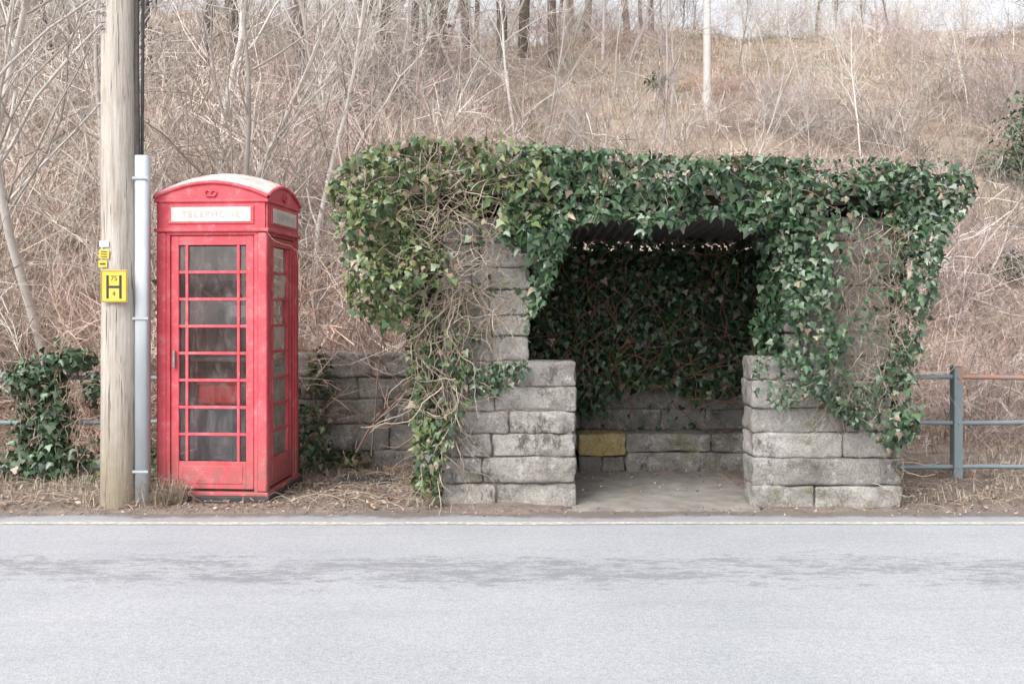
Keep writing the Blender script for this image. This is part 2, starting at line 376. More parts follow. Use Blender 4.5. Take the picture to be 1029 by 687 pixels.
sheet((-.58,8.0,.3),(0,1.9,0),(0,0,2.0),(-1,0,.1),1800,(.05,.085),OG+DG)
lobe((3.15,8.45,2.46),(.41,.6,.28),1900,(.045,.08),PG+DG,.06)
lobe((3.02,8.3,2.02),(.18,.4,.5),600,(.045,.08),PG+DG,.08)
lobe((3.1,9.4,2.2),(.3,.9,.5),900,(.05,.08),PG+DG,.08)
lobe((2.2,8.5,2.55),(1.3,.6,.17),1500,(.05,.08),DG+PG,.15)
lobe((.9,8.5,2.6),(1.3,.6,.2),1500,(.05,.08),DG+OG,.15)
front([(405,325),(450,300),(472,360),(472,400),(455,450),(440,500),(425,490),(418,430),(410,370)],950,.08,.10,(.04,.075),OG+DG,None,.14,thin=.65)
front([(440,300),(500,250),(532,300),(532,335),(505,345),(470,340),(450,355)],380,.06,.06,(.04,.07),OG+PG,[(505,320,24,32,.08)],.15,thin=.55)
front([(462,365),(530,362),(534,374),(505,392),(470,402),(458,425),(440,440)],380,.05,.05,(.035,.06),PG,None,.05)
lobe((-.70,8.35,1.1),(.15,.3,.7),600,(.045,.075),OG+DG,.15)
lobe((-.68,8.3,.35),(.13,.28,.35),300,(.045,.075),OG+DG,.15)
def planar(x0,x1,y,z0,z1,n,size,cols,nr=(0,-1,.1),brown=.06,th=.14):
    P=np.stack([rng.uniform(x0,x1,n),y-np.abs(rng.normal(0,th,n)),rng.uniform(z0,z1,n)],1)
    lim=.40+.22*fbm(np.stack([P[:,0]*1.6,P[:,0]*0,P[:,0]*0],1),2); P=P[(P[:,2]>lim+.25) | (rng.random(n)<.04)]; n=len(P)
    co=pick(cols,n); br=rng.random(n)<brown; co[br]=pick(BR,br.sum())
    leaves(ib,P,np.tile(np.array(nr,float),(n,1)),rng.uniform(*size,n),co)
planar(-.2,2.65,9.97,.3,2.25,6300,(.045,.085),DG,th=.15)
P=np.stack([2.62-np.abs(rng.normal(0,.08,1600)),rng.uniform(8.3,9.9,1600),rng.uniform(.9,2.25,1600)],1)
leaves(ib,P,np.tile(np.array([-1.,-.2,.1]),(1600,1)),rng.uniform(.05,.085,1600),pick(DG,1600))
ib.obj('ivy',IV)
sb=B()
def stems(poly,n,d,rad,cols,L=(8,22),ang=None,spread=.5,wig=.3):
    st=samp(poly,n)
    for i in range(n):
        a=rng.uniform(0,2*math.pi) if ang is None else ang+rng.normal(0,spread)
        m=int(rng.integers(*L)); p=st[i].copy(); pts=[]; dd=d-rng.uniform(-.06,.12); ph=rng.uniform(0,6)
        for k in range(m):
            if k>2 and 534<p[0]<780 and p[1]>222: break
            X0,Z0=(p[0]-514.5)*8/F,1.6+(307-p[1])*8/F
            pts.append((X0,dd-.05*math.sin(k*.6+ph),Z0)); a+=rng.normal(0,wig); p+=np.array([math.cos(a),math.sin(a)])*5
        m=len(pts)
        r=rng.uniform(*rad); c=np.array(cols[rng.integers(len(cols))])*rng.uniform(.7,1.2)
        tube(sb,pts,np.linspace(r,r*.45,m),4,c)
TAN=[(.42,.35,.28),(.35,.28,.21),(.50,.44,.37),(.28,.22,.17)]
stems([(420,160),(530,165),(535,215),(510,260),(480,290),(455,330),(430,320),(415,260)],270,7.80,(.0018,.005),TAN)
stems([(430,290),(480,270),(530,300),(525,315),(470,335),(440,380)],110,7.88,(.0018,.0045),TAN,ang=1.7)
stems([(415,320),(450,310),(465,400),(440,490),(425,480)],50,7.84,(.0018,.005),TAN,ang=1.5)
stems([(835,215),(905,215),(905,330),(885,400),(830,395),(832,300)],330,7.89,(.0014,.0036),TAN,ang=1.6,wig=.35)
stems([(560,165),(790,170),(790,200),(560,200)],60,7.74,(.0016,.0035),TAN)
stems([(350,170),(420,155),(430,300),(360,300)],80,7.70,(.0016,.004),TAN)
stems([(380,148),(540,151),(540,162),(380,162)],340,7.85,(.0015,.0035),TAN,L=(3,8),ang=-1.57,spread=1.0)
stems([(560,160),(960,164),(960,172),(560,172)],260,7.85,(.0012,.003),TAN,L=(3,6),ang=-1.57,spread=1.0)
stems([(440,330),(470,330),(470,480),(445,480)],25,7.90,(.002,.0045),TAN,ang=1.57)
stems([(860,420),(900,440),(900,490),(870,490)],12,7.86,(.002,.0045),TAN,ang=.4,L=(6,12))
for i in range(80):
    x=rng.uniform(-.1,2.5); z=rng.uniform(.4,1.8); a=rng.normal(1.2,.7); pts=[]
    for k in range(16):
        pts.append((x,9.75+.02*math.sin(k),z)); a+=rng.normal(0,.25); x+=math.cos(a)*.06; z=min(z+math.sin(a)*.06,2.2)
    tube(sb,pts,.005,4,(.26,.16,.11))
sb.obj('ivy_stems',STM)

# ---------------- phone box
PB=empty('telephone_box')
th=math.radians(-4); w=.455
fr=np.array([-1.953,8.06]); ctr=fr+np.array([-w*math.cos(-th)+w*math.sin(-th), w*math.sin(-th)+w*math.cos(-th)])
PB.location=(ctr[0],ctr[1],.02); PB.rotation_euler=(0,0,th)
m,nt,bs=new_mat('faded_red_paint'); v=coords(nt,world=True)
c=ramp(nt,noise(nt,v,3.5,8,.7),[(.3,(.54,.05,.07)),(.52,(.64,.09,.115)),(.7,(.69,.18,.20))])
c=mix(nt,mul(nt,step(nt,noise(nt,v,14,9,.8),.53,.68),.5),c,(.73,.33,.34))
c=mix(nt,mul(nt,step(nt,noise(nt,coords(nt,(1,1,.2),True),11,9,.82),.54,.66),.45),c,(.33,.09,.09))
c=mix(nt,mul(nt,step(nt,noise(nt,v,40,8,.85),.59,.65),.6),c,(.34,.20,.17))
sz=N(nt,'ShaderNodeSeparateXYZ'); nt.links.new(v,sz.inputs[0])
low=mul(nt,step(nt,sz.outputs[2],.7,.05),step(nt,noise(nt,coords(nt,(1,1,.6),True),16,9,.88),.42,.54))
c=mix(nt,mul(nt,low,.85),c,(.25,.14,.12))
nt.links.new(c,bs.inputs['Base Color']); bs.inputs['Roughness'].default_value=.6
bump(nt,bs,noise(nt,v,25,6,.7),.35,.005); RED=m
m,nt,bs=new_mat('roof_faded'); v=coords(nt,world=True)
c=ramp(nt,noise(nt,v,6,8,.75),[(.35,(.60,.24,.24)),(.5,(.70,.48,.45)),(.62,(.76,.68,.64))])
nt.links.new(c,bs.inputs['Base Color']); bs.inputs['Roughness'].default_value=.7; ROOFM=m
BLK=simple('black_plinth',(.03,.03,.032),(.07,.065,.065),10,.7)
OPAL=simple('opal_glass',(.50,.45,.42),(.70,.66,.63),9,.35,0)
def glass(name,c1,c2,lo,hi):
    m,nt,bs=new_mat(name); v=coords(nt,world=True)
    n1=noise(nt,coords(nt,(1,1,.5),True),9,9,.78)
    nt.links.new(ramp(nt,n1,[(.35,c1),(.65,c2)]),bs.inputs['Base Color']); bs.inputs['Roughness'].default_value=.3
    tr=N(nt,'ShaderNodeBsdfTransparent'); tr.inputs[0].default_value=(.9,.88,.88,1)
    ms=N(nt,'ShaderNodeMixShader'); f=step(nt,n1,.4,.75); f2=mul(nt,mul(nt,f,hi-lo),lo,'ADD')
    nt.links.new(f2,ms.inputs[0]); nt.links.new(tr.outputs[0],ms.inputs[1]); nt.links.new(bs.outputs[0],ms.inputs[2])
    gl=N(nt,'ShaderNodeBsdfGlossy'); gl.inputs['Roughness'].default_value=.02
    fz=N(nt,'ShaderNodeFresnel'); m2=N(nt,'ShaderNodeMixShader'); nt.links.new(mul(nt,fz.outputs[0],1.5),m2.inputs[0])
    nt.links.new(ms.outputs[0],m2.inputs[1]); nt.links.new(gl.outputs[0],m2.inputs[2])
    nt.links.new(m2.outputs[0],nt.nodes['Material Output'].inputs[0]); return m
G1=glass('dirty_glass',(.30,.22,.23),(.50,.44,.44),.0,.22); G2=glass('grimy_backlit_glass',(.52,.43,.37),(.70,.62,.55),.5,.85)  # side panes: real grime, with bright background light put into the beige
box('plinth',PB,(0,0,.03),(.96,.96,.06),BLK,.008)
box('base_step',PB,(0,0,.075),(.925,.925,.03),RED,.006)
box('interior_floor',PB,(0,0,.095),(.8,.8,.01),BLK)
z0,z1=.33,2.065
for sx_ in(-1,1):
    for sy in(-1,1):
        box('corner_post',PB,(sx_*(w-.04),sy*(w-.04),1.13),(.08,.08,2.08),RED,.018)
for ai,nm in enumerate(('front','right','back','left')):
    M=Matrix.Rotation(math.radians(90*ai),4,'Z')
    def P(n,u0,u1,za,zb,yo,t,mat=RED,bv=.004): return box(nm+'_'+n,PB,((u0+u1)/2,-w+yo+t/2,(za+zb)/2),(u1-u0,t,zb-za),mat,bv,M=M)
    if nm!='back':
        for s in(-1,1):
            a,b_=sorted((s*.345,s*.376)); P('frame',a,b_,.09,2.17,.012,.05)
            a,b_=sorted((s*.277,s*.338)); P('door_stile',a,b_,.11,2.14,.022,.04)
        P('bottom_rail',-.277,.277,.11,z0,.024,.036); P('kick_panel',-.25,.25,.15,z0-.035,.019,.02,bv=.006)
        P('top_rail',-.277,.277,z1,2.14,.024,.036); P('head',-.376,.376,2.145,2.18,.010,.05)
        for k in range(1,8):
            z=z0+(z1-z0)*k/8; P('glazing_bar',-.277,.277,z-.011,z+.011,.028,.026,bv=.003)
        for s in(-1,1):
            u=s*.212; P('glazing_bar_v',u-.011,u+.011,z0,z1,.0255,.03,bv=.003)
        for k in range(8):
            za=z0+(z1-z0)*k/8+.008; zb=z0+(z1-z0)*(k+1)/8-.008
            box(nm+'_glass',PB,(0,-w+.045,(za+zb)/2),(.545,.004,zb-za),G1 if nm=='front' else G2,0,rot=(rng.normal(0,.015),0,rng.normal(0,.012)),M=M)
    else:
        P('back_panel',-.376,.376,.09,2.18,.02,.03); P('back_inset',-.28,.28,.3,2.0,.012,.02,bv=.01)
    P('fascia',-.44,.44,2.175,2.43,.0,.06,bv=.006)
    P('cornice_low',-.468,.468,2.17,2.2,-.014,.05,bv=.008)
    P('cornice_high',-.468,.468,2.405,2.43,-.014,.05,bv=.008)
    P('sign_frame',-.35,.35,2.232,2.385,-.010,.04,bv=.006)
    P('sign_panel',-.325,.325,2.25,2.367,-.014,.03,OPAL,.002)
    us=np.linspace(-.462,.462,25); r=.115; top=2.43+.02+r*(1-(us/.462)**2)
    v=[(u,-w-.004,2.425) for u in us]+[(u,-w-.004,t) for u,t in zip(us,top)]
    f=[(i,i+1,i+26,i+25) for i in range(24)]
    me=bpy.data.meshes.new('pediment'); me.from_pydata(v,[],f); me.materials.append(RED)
    o=bpy.data.objects.new(nm+'_pediment',me); COL.objects.link(o); o.parent=PB; o.matrix_local=M
    bb=B(); tube(bb,[(u,-w-.008,t) for u,t in zip(us,top)],.016,8,(1,0,0)); o=bb.obj(nm+'_arch_mould',RED,PB,True); o.matrix_local=M
    bb=B(); c0=(0,-w-.012,2.465)
    tube(bb,[(-.035,c0[1],2.455),(.035,c0[1],2.455)],.008,6)
    for sg in (-1,1):
        tube(bb,[(sg*.038,c0[1],2.46),(sg*.048,c0[1],2.485),(sg*.03,c0[1],2.503),(0,c0[1],2.492)],.007,6)
    tube(bb,[(0,c0[1],2.455),(0,c0[1],2.52)],.007,6); tube(bb,[(-.012,c0[1],2.512),(.012,c0[1],2.512)],.005,6)
    o=bb.obj(nm+'_crown',RED,PB,True); o.matrix_local=M
    if nm!='back':
        cu=bpy.data.curves.new('txt','FONT'); cu.body='TELEPHONE'; cu.size=.07; cu.align_x='CENTER'; cu.align_y='CENTER'; cu.space_character=1.35
        to=bpy.data.objects.new(nm+'_lettering',cu); COL.objects.link(to); to.parent=PB
        to.matrix_local=M@Matrix.Translation((0,-w-.0165,2.308))@Matrix.Rotation(math.radians(90),4,'X')
        cu.materials.append(bpy.data.materials.get('faint_letter') or simple('faint_letter',(.40,.36,.35),(.58,.55,.53),12,.6,0))
uu=np.linspace(-1,1,33); U,V_=np.meshgrid(uu,uu); zz=2.455+.115*((1-U**2)+(1-V_**2)); b=B()
i=(np.arange(32)[:,None]*33+np.arange(32)[None]).ravel()
b.add(np.stack([U*.472,V_*.472,zz],-1).reshape(-1,3),q=np.stack([i,i+1,i+34,i+33],1)); b.obj('domed_roof',ROOFM,PB,True)
box('door_handle',PB,(-.305,-w-.0,1.15),(.02,.03,.14),simple('dull_metal',(.3,.3,.3),(.45,.44,.43),20,.4,0,metal=.8),.005)
GREY=simple('phone_grey',(.06,.06,.065),(.13,.13,.13),10,.5)
box('backboard',PB,(0,w-.09,1.25),(.7,.02,1.85),simple('backboard_grey',(.16,.10,.10),(.42,.32,.32),5,.6,0))
box('payphone',PB,(.02,w-.18,1.42),(.30,.16,.46),GREY,.02); box('payphone_screen',PB,(.02,w-.264,1.53),(.2,.01,.1),OPAL,.003)
box('handset',PB,(-.17,w-.22,1.43),(.05,.06,.24),BLK,.02); box('shelf',PB,(0,w-.25,1.12),(.74,.30,.035),simple('shelf_grey',(.3,.28,.28),(.45,.42,.42),10,.5,0),.004)
SR=simple('red_plastic',(.75,.015,.02),(.85,.03,.04),10,.4,0)
box('notice_board',PB,(.02,w-.105,1.9),(.52,.008,.2),OPAL)
box('red_box',PB,(.03,-.27,.86),(.36,.16,.16),SR,.02); box('red_box_lid',PB,(.03,-.27,.955),(.39,.19,.03),SR,.01); box('red_box_stand',PB,(.03,-.26,.43),(.2,.12,.69),GREY,.01)
box('litter_pile',PB,(-.15,.1,.13),(.3,.4,.06),simple('litter',(.2,.1,.08),(.4,.3,.25),15,.9),.02)

# ---------------- pole
UP=empty('utility_pole',(-3.108,8.0,0))
m,nt,bs=new_mat('weathered_pole'); v=coords(nt,(1,1,.06)); v2=coords(nt,world=True)
c=ramp(nt,noise(nt,v,28,6,.7),[(.3,(.30,.26,.22)),(.46,(.48,.43,.38)),(.68,(.60,.56,.51))])
c=mix(nt,step(nt,noise(nt,coords(nt,(1,1,.03)),60,3,.6),.61,.65),c,(.10,.08,.065))
c=mix(nt,mul(nt,step(nt,noise(nt,coords(nt,(1,1,.3)),7,6,.7),.52,.68),.6),c,(.34,.30,.24))
sz=N(nt,'ShaderNodeSeparateXYZ'); nt.links.new(v2,sz.inputs[0])
c=mix(nt,mul(nt,step(nt,mul(nt,sz.outputs[2],noise(nt,v2,5,5),'ADD'),1.9,.5),.75),c,(.24,.19,.12))
nt.links.new(c,bs.inputs['Base Color']); bs.inputs['Roughness'].default_value=.9; bump(nt,bs,noise(nt,v,45,5,.7),.9,.018)
b=B(); zs=np.linspace(-.1,9,60); P=np.stack([.004*np.sin(zs*1.3),zs*0,zs],1); tube(b,P,np.linspace(.143,.118,60),28)
b.obj('wood_pole',m,UP,True)
GAL=simple('galvanised_grey',(.33,.36,.39),(.50,.53,.56),5,.6,.2,.003,(1,1,.25))
b=B()
pts=[(-.052,.02),(-.052,-.045),(-.035,-.062),(.035,-.062),(.052,-.045),(.052,.02)]
V=[(x,y,z) for z in (0,2.78) for x,y in pts]; b.add(V,q=[(i,i+1,i+7,i+6) for i in range(5)])
o=b.obj('cable_guard',GAL,UP); o.location=(.195,-.01,0); sm=o.modifiers.new('s','SOLIDIFY'); sm.thickness=.006
for z in(.3,1.5,2.6): box('guard_clip',UP,(.195,-.078,z),(.125,.006,.02),GAL,.002)
b=B(); zs=np.linspace(2.7,9,20); tube(b,np.stack([.158+.006*np.sin(zs*3),zs*0-.03,zs],1),.016,8); tube(b,np.stack([.184+.004*np.sin(zs*2),zs*0-.0,zs],1),.013,8); b.obj('black_cable',BLK,UP,True)
YEL=simple('sign_yellow',(.70,.46,.05),(.78,.57,.10),6,.5,0); INK=simple('ink_black',(.02,.02,.02),(.04,.04,.04),9,.5,0); WHT=simple('tag_white',(.6,.6,.58),(.75,.75,.73),9,.5,0)
HS=empty('hydrant_sign',(-3.085,7.84,1.75))
box('plate',HS,(0,0,0),(.205,.006,.25),YEL,.004)
for s in(-1,1): box('h_stroke',HS,(s*.05,-.0045,-.005),(.018,.003,.18),INK)
box('h_bar',HS,(0,-.0045,-.005),(.082,.003,.018),INK)
for s in(-1,1):
    box('border_v',HS,(s*.095,-.0045,0),(.003,.003,.235),INK); box('border_h',HS,(0,-.0045,s*.117),(.186,.003,.003),INK)
    cu=bpy.data.curves.new('n','FONT'); cu.body='75' if s>0 else '4'; cu.size=.055; cu.align_x='CENTER'; cu.align_y='CENTER'; cu.materials.append(INK)
    o=bpy.data.objects.new('numeral',cu); COL.objects.link(o); o.parent=HS; o.matrix_local=Matrix.Translation((0,-.0045,s*.06))@Matrix.Rotation(math.radians(90),4,'X')
PT=empty('pole_tag',(-3.175,7.87,2.0))
box('tag_plate',PT,(0,0,0),(.10,.006,.07),YEL,.003,rot=(0,.1,-.35)); box('tag_plate_low',PT,(-.01,0,-.075),(.085,.006,.055),YEL,.003,rot=(0,0,-.35)); box('tag_white',PT,(0,0,.08),(.09,.006,.05),WHT,.003,rot=(0,0,-.35))
for k in range(3): box('tag_ink',PT,(0,-.006,.02-.02*k),(.06,.004,.006),INK,0,rot=(0,.1,-.35))
box('tag_ink_low',PT,(-.01,-.006,-.075),(.05,.004,.012),INK,0,rot=(0,0,-.35))
NP=empty('pole_number',(-3.18,7.868,3.95))
cu=bpy.data.curves.new('n','FONT'); cu.body='P1 4 R 8 2 6'; cu.size=.085; cu.align_x='CENTER'; cu.align_y='CENTER'; cu.materials.append(INK)
o=bpy.data.objects.new('numerals',cu); COL.objects.link(o); o.parent=NP; o.matrix_local=Matrix.Rotation(-.5,4,'Z')@Matrix.Rotation(math.radians(90),4,'X')@Matrix.Rotation(math.radians(90),4,'Z')
DP=empty('utility_pole',(5.4,28,0)); hz=float(hill(np.array([5.4]),np.array([28.]))[0]); b=B(); zs=np.linspace(hz-.3,hz+9,12)
tube(b,np.stack([zs*0,zs*0,zs],1),np.linspace(.11,.095,12),12); b.obj('wood_pole',simple('pale_pole',(.54,.52,.50),(.66,.64,.62),3,.9),DP,True)

# ---------------- railings
m,nt,bs=new_mat('rail_paint'); v=coords(nt,world=True)
sxx=N(nt,'ShaderNodeSeparateXYZ'); nt.links.new(v,sxx.inputs[0])
rz=mul(nt,step(nt,sxx.outputs[2],.88,.92),step(nt,sxx.outputs[0],3.98,4.05))
n1=noise(nt,v,9,7,.8); rf=step(nt,mul(nt,n1,mul(nt,rz,.16),'ADD'),.56,.63)
c=mix(nt,rf,mix(nt,noise(nt,v,5,3),(.13,.18,.20),(.26,.31,.33)),(.38,.20,.14))
nt.links.new(c,bs.inputs['Base Color']); bs.inputs['Roughness'].default_value=.6; bump(nt,bs,noise(nt,v,50,4),.3,.003); RP=m
def rail(xs0,xs1,posts,nm='metal_railing'):
    R=empty(nm)
    b=B()
    for z in(.95,.545,.14):
        n=int((xs1-xs0)/.2)+2; x=np.linspace(xs0,xs1,n); tube(b,np.stack([x,x*0+9.15,z+.006*np.sin(x*3+z*9)],1),.021,10)
    b.obj('rails',RP,R,True)
    for x in posts:
        box('post',R,(x,9.105,.52),(.075,.012,1.06),RP,.004); box('post_flange',R,(x-.032,9.155,.52),(.012,.09,1.05),RP,.003); box('post_cap',R,(x,9.13,1.055),(.08,.07,.012),RP,.003)
        for z in(.95,.545,.14): box('bolt',R,(x,9.095,z),(.022,.012,.022),RP,.004)
rail(3.35,12,(4.02,6.0,8.0,10.0)); rail(-12,-2.9,(-4.25,-6.4,-8.4,-3.1))
ib=B()
lobe((-4.1,9.05,.55),(.17,.2,.55),650,(.045,.08),DG+PG,.06,.35,.2); lobe((-4.3,9.05,.95),(.24,.22,.18),380,(.045,.08),DG+PG,.06,.35,.25); lobe((-3.95,9.05,1.12),(.26,.2,.12),260,(.045,.08),DG+PG,.06,.35,.25)
lobe((-4.2,9.1,.18),(.42,.28,.2),420,(.045,.08),DG+PG,.1,.35,.25); lobe((-4.36,9.05,.55),(.10,.18,.4),180,(.045,.08),DG+PG,.06,.35,.2); lobe((-3.75,9.1,.85),(.12,.15,.2),90,(.045,.07),DG+PG,.06,.35,.2)
ib.obj('ivy_bush',IV)
sb=B()
for i in range(60):
    x=rng.uniform(-4.5,-3.8); z=rng.uniform(.05,.9); a=rng.normal(1.5,.6); pts=[]
    for k in range(12): pts.append((x,8.98+.04*math.sin(k+i),z)); a+=rng.normal(0,.3); x+=math.cos(a)*.05; z+=math.sin(a)*.05
    tube(sb,pts,np.linspace(.005,.002,12),3,(.36,.3,.23))
sb.obj('ivy_bush_stems',STM)
ib=B()
lobe((-1.95,9.5,.35),(.28,.3,.38),380,(.04,.07),DG+OG,.15,.3); lobe((-1.6,9.7,.12),(.3,.2,.13),180,(.04,.07),DG+OG,.15,.3); lobe((-1.85,9.85,.9),(.15,.1,.35),130,(.04,.07),DG+OG,.15,.3)
lobe((-2.93,8.85,1.5),(.13,.35,1.1),900,(.04,.07),DG+OG,.1,.3)
lobe((-3.35,8.9,.25),(.4,.3,.3),300,(.04,.07),DG+OG,.15,.3)
ib.obj('ground_ivy',IV)
ST=[(.50,.43,.335),(.43,.36,.285),(.57,.51,.42),(.33,.265,.21)]
gb=B()
def grass(x0,x1,y0,y1,n,h,cols=ST,w_=.0025,lean=(.3,1.4)):
    n=int(n*1.6); x=rng.uniform(x0,x1,n); y=rng.uniform(y0,y1,n)
    kp=fbm(np.stack([x*2.2,y*2.2,x*0+4],1),3)>rng.uniform(-.5,.6,n); x=x[kp];y=y[kp];n=len(x); z=np.full(n,.02)
    blades(gb,np.stack([x,y,z],1),rng.uniform(*h,n)*rng.uniform(.4,1,n),rng.uniform(*lean,n),w_*rng.uniform(.6,1.4,n),pick(cols,n))
grass(-4.6,-.5,8.4,9.9,2000,(.04,.18)); grass(-5.5,-3.3,7.9,9.4,2200,(.05,.28)); grass(-3.4,-2.7,7.88,8.1,400,(.05,.30)); grass(-2.95,-2.6,7.95,8.15,420,(.15,.42))
grass(3.0,6,8.0,10.8,2600,(.05,.28)); grass(-.9,-.5,7.9,8.5,300,(.04,.18)); grass(-8,-4.5,8.1,10.8,2000,(.05,.3)); grass(-4.6,-.6,7.86,8.4,700,(.02,.08)); grass(3.05,6,7.9,8.2,400,(.02,.08))
GR=attr_mat('dry_grass',.85,.2,trans=.15); gb.obj('dead_grass',GR)
lb=B()
def litter(x0,x1,y0,y1,n,z=.03,s=(.02,.055)):
    P=np.stack([rng.uniform(x0,x1,n),rng.uniform(y0,y1,n),z+rng.uniform(0,.03,n)],1)
    leaves(lb,P,np.tile(np.array([0,0,1.]),(n,1)),rng.uniform(*s,n),pick([(.34,.23,.17),(.43,.32,.24),(.24,.16,.12),(.48,.40,.33)],n),0,OV,.45)
litter(-5,-.5,7.85,9.95,5200); litter(3,6,7.85,10,2400); litter(-5,6,7.66,7.9,800,.01,(.015,.035)); litter(.5,1.9,8.3,9.6,90,.028,(.02,.04)); litter(-9,-4.5,8,10.6,1500); litter(.5,1.9,9.3,9.62,120,.028,(.02,.04)); litter(.0,2.5,9.65,9.95,150,.39,(.02,.05))
lb.obj('leaf_litter',GR)
tb=B()
for i in range(520):
    x=rng.uniform(-4.8,-.5) if rng.random()<.7 else rng.uniform(3,5.5); y=rng.uniform(7.9,9.8); a=rng.uniform(0,6.28); l=rng.uniform(.1,.5)
    t=np.linspace(0,1,5); tube(tb,np.stack([x+np.cos(a)*l*t,y+np.sin(a)*l*t*.5,.045+rng.uniform(0,.08)*np.sin(t*3)],1),.003,3,np.array((.42,.34,.27))*rng.uniform(.5,1.2))
tb.obj('fallen_twigs',STM)
DC=empty('drain_cover',(-1.32,9.1,.045)); box('cover',DC,(0,0,0),(.42,.34,.02),BLK,.004); box('cover_frame',DC,(0,0,-.006),(.5,.42,.02),simple('iron',(.08,.07,.07),(.13,.12,.11),9,.8),.004)

# ---------------- brush (merged meshes: hillside_brush, hillside_grass)
def wander(p,d,L,n,wig,grav=0):
    pts=[np.array(p,float)]; d=np.array(d,float); d/=np.linalg.norm(d)
    for k in range(n):
        d=d+rng.normal(0,wig,3)+np.array([0,0,grav]); d/=np.linalg.norm(d); pts.append(pts[-1]+d*L/n)
    return np.array(pts)
def thicket(ns,H,r,cols,spread=.5,tw=6,arch=-.03,foot=.5):
    b=B()
    for i in range(ns):
        p=(rng.normal(0,foot),rng.normal(0,foot),-.1); d=(rng.normal(0,spread),rng.normal(0,spread),1); L=H*rng.uniform(.5,1.1)
        pts=wander(p,d,L,6,.13,arch); c=np.array(cols[rng.integers(len(cols))])*rng.uniform(.6,1.25); rr=r*rng.uniform(.6,1.3)
        tube(b,pts,np.linspace(rr,rr*.35,7),3,c)
        for k in range(tw):
            j=rng.integers(2,6); dd=pts[j]-pts[j-1]; dd=dd/np.linalg.norm(dd)+rng.normal(0,.5,3)
            q=wander(pts[j],dd,L*rng.uniform(.15,.45),3,.2,.02); tube(b,q,np.linspace(rr*.6,rr*.3,4),2,c*1.05)
            for _ in range(3):
                s=rng.integers(1,3); d2=(q[s]-q[s-1]); d2=d2/np.linalg.norm(d2)+rng.normal(0,.6,3); tube(b,wander(q[s],d2,L*rng.uniform(.08,.22),2,.15),[rr*.42,rr*.35,rr*.2],2,c*1.1)
    return b.arr()
TW=attr_mat('twig_bark',.9,.15)
GT=[(.54,.47,.435),(.44,.375,.345),(.64,.58,.54)]; RT=[(.54,.40,.35),(.59,.46,.39),(.45,.34,.29)]; PT_=[(.70,.65,.61),(.58,.53,.49),(.48,.43,.39)]  # twig tones lifted, putting distance haze into their colour
var=[thicket(26,2.4,.009,GT,.35),thicket(26,2.2,.008,GT+RT,.5),thicket(32,1.3,.0065,RT,.9,5,-.14),thicket(32,1.2,.0065,RT+PT_,1.0,5,-.16),thicket(20,2.6,.011,PT_,.3)]
bb_=B()
def addv(dst,V,x,y,s,sz,patch=True,lean=0):
    v,q,t,c=V; a=rng.uniform(0,6.28); ca,sa=math.cos(a),math.sin(a)
    z=float(hill(np.array([x]),np.array([y]))[0])
    P=np.stack([(v[:,0]*ca-v[:,1]*sa)*s+x+lean*v[:,2]*s,(v[:,0]*sa+v[:,1]*ca)*s+y,v[:,2]*sz+z],1)
    tint=np.array([rng.uniform(.65,1.2)]*3)*np.array([1,rng.uniform(.94,1.03),rng.uniform(.9,1.05)])
    if patch:
        pn=float(fbm([[x*.16,y*.13,5]],2)[0]); tint=tint*(1+.32*pn)*np.array([1.0,1-.06*pn,1-.12*pn])
    dst.add(P,q=q,t=t,c=c*tint)
def scatter(n,d0,d1,p0,p1,ch,s,pw=1.6,clump=0):
    k_=0
    while k_<n:
        d=d0+(d1-d0)*rng.random()**pw; px=rng.uniform(p0,p1); x=(px-514.5)*d/F
        if abs(px-710)<22 and 19<d<29: continue
        if clump and float(fbm([[x*.35,d*.3,2]],2)[0])<rng.uniform(-.7,.7)*clump-.05: continue
        k_+=1
        if d<11.3 and -.9<x<3.3: d=11.4
        k=rng.uniform(*s); addv(bb_,var[ch[rng.integers(len(ch))]],x,d,k,k*rng.uniform(.8,1.2))
scatter(60,11.0,15,-100,400,(0,1,4),(.7,1.3))
scatter(80,14,26,-100,420,(0,1,4),(.8,1.5))
scatter(40,11.0,13,-100,420,(2,3),(.7,1.1))
scatter(90,12,30,330,1150,(2,3,1),(.5,1.0),clump=1)
scatter(50,14,40,380,1150,(0,1,4),(.6,1.15),clump=1)
scatter(40,11,13,880,1200,(2,3,1),(.45,.8))
scatter(220,20,50,-60,1100,(0,1,2,3,2,3),(.6,1.1),pw=1.0,clump=1)
scatter(30,44,56,200,640,(0,1,4),(.8,1.2),pw=1.0)
bb_.obj('hillside_brush',TW)
hb=B(); n=85000; d=11+38*rng.random(n)**1.4; px=rng.uniform(-80,1120,n); x=(px-514.5)*d/F
kp=(fbm(np.stack([x*.7,d*.7,x*0+11],1),3)>rng.uniform(-.7,.6,n)); x=x[kp]; d=d[kp]; n=len(x)
cg=pick([(.58,.50,.40),(.50,.42,.34),(.64,.57,.47),(.40,.32,.26),(.54,.40,.33),(.46,.33,.27)],n)*(1+.25*fbm(np.stack([x*.16,d*.13,x*0+5],1),2))[:,None]
blades(hb,np.stack([x,d,hill(x,d)-.05],1),rng.uniform(.12,.5,n),rng.uniform(.2,1.5,n),.005*rng.uniform(.6,1.5,n)*(d/18),cg)
hb.obj('hillside_grass',TW)
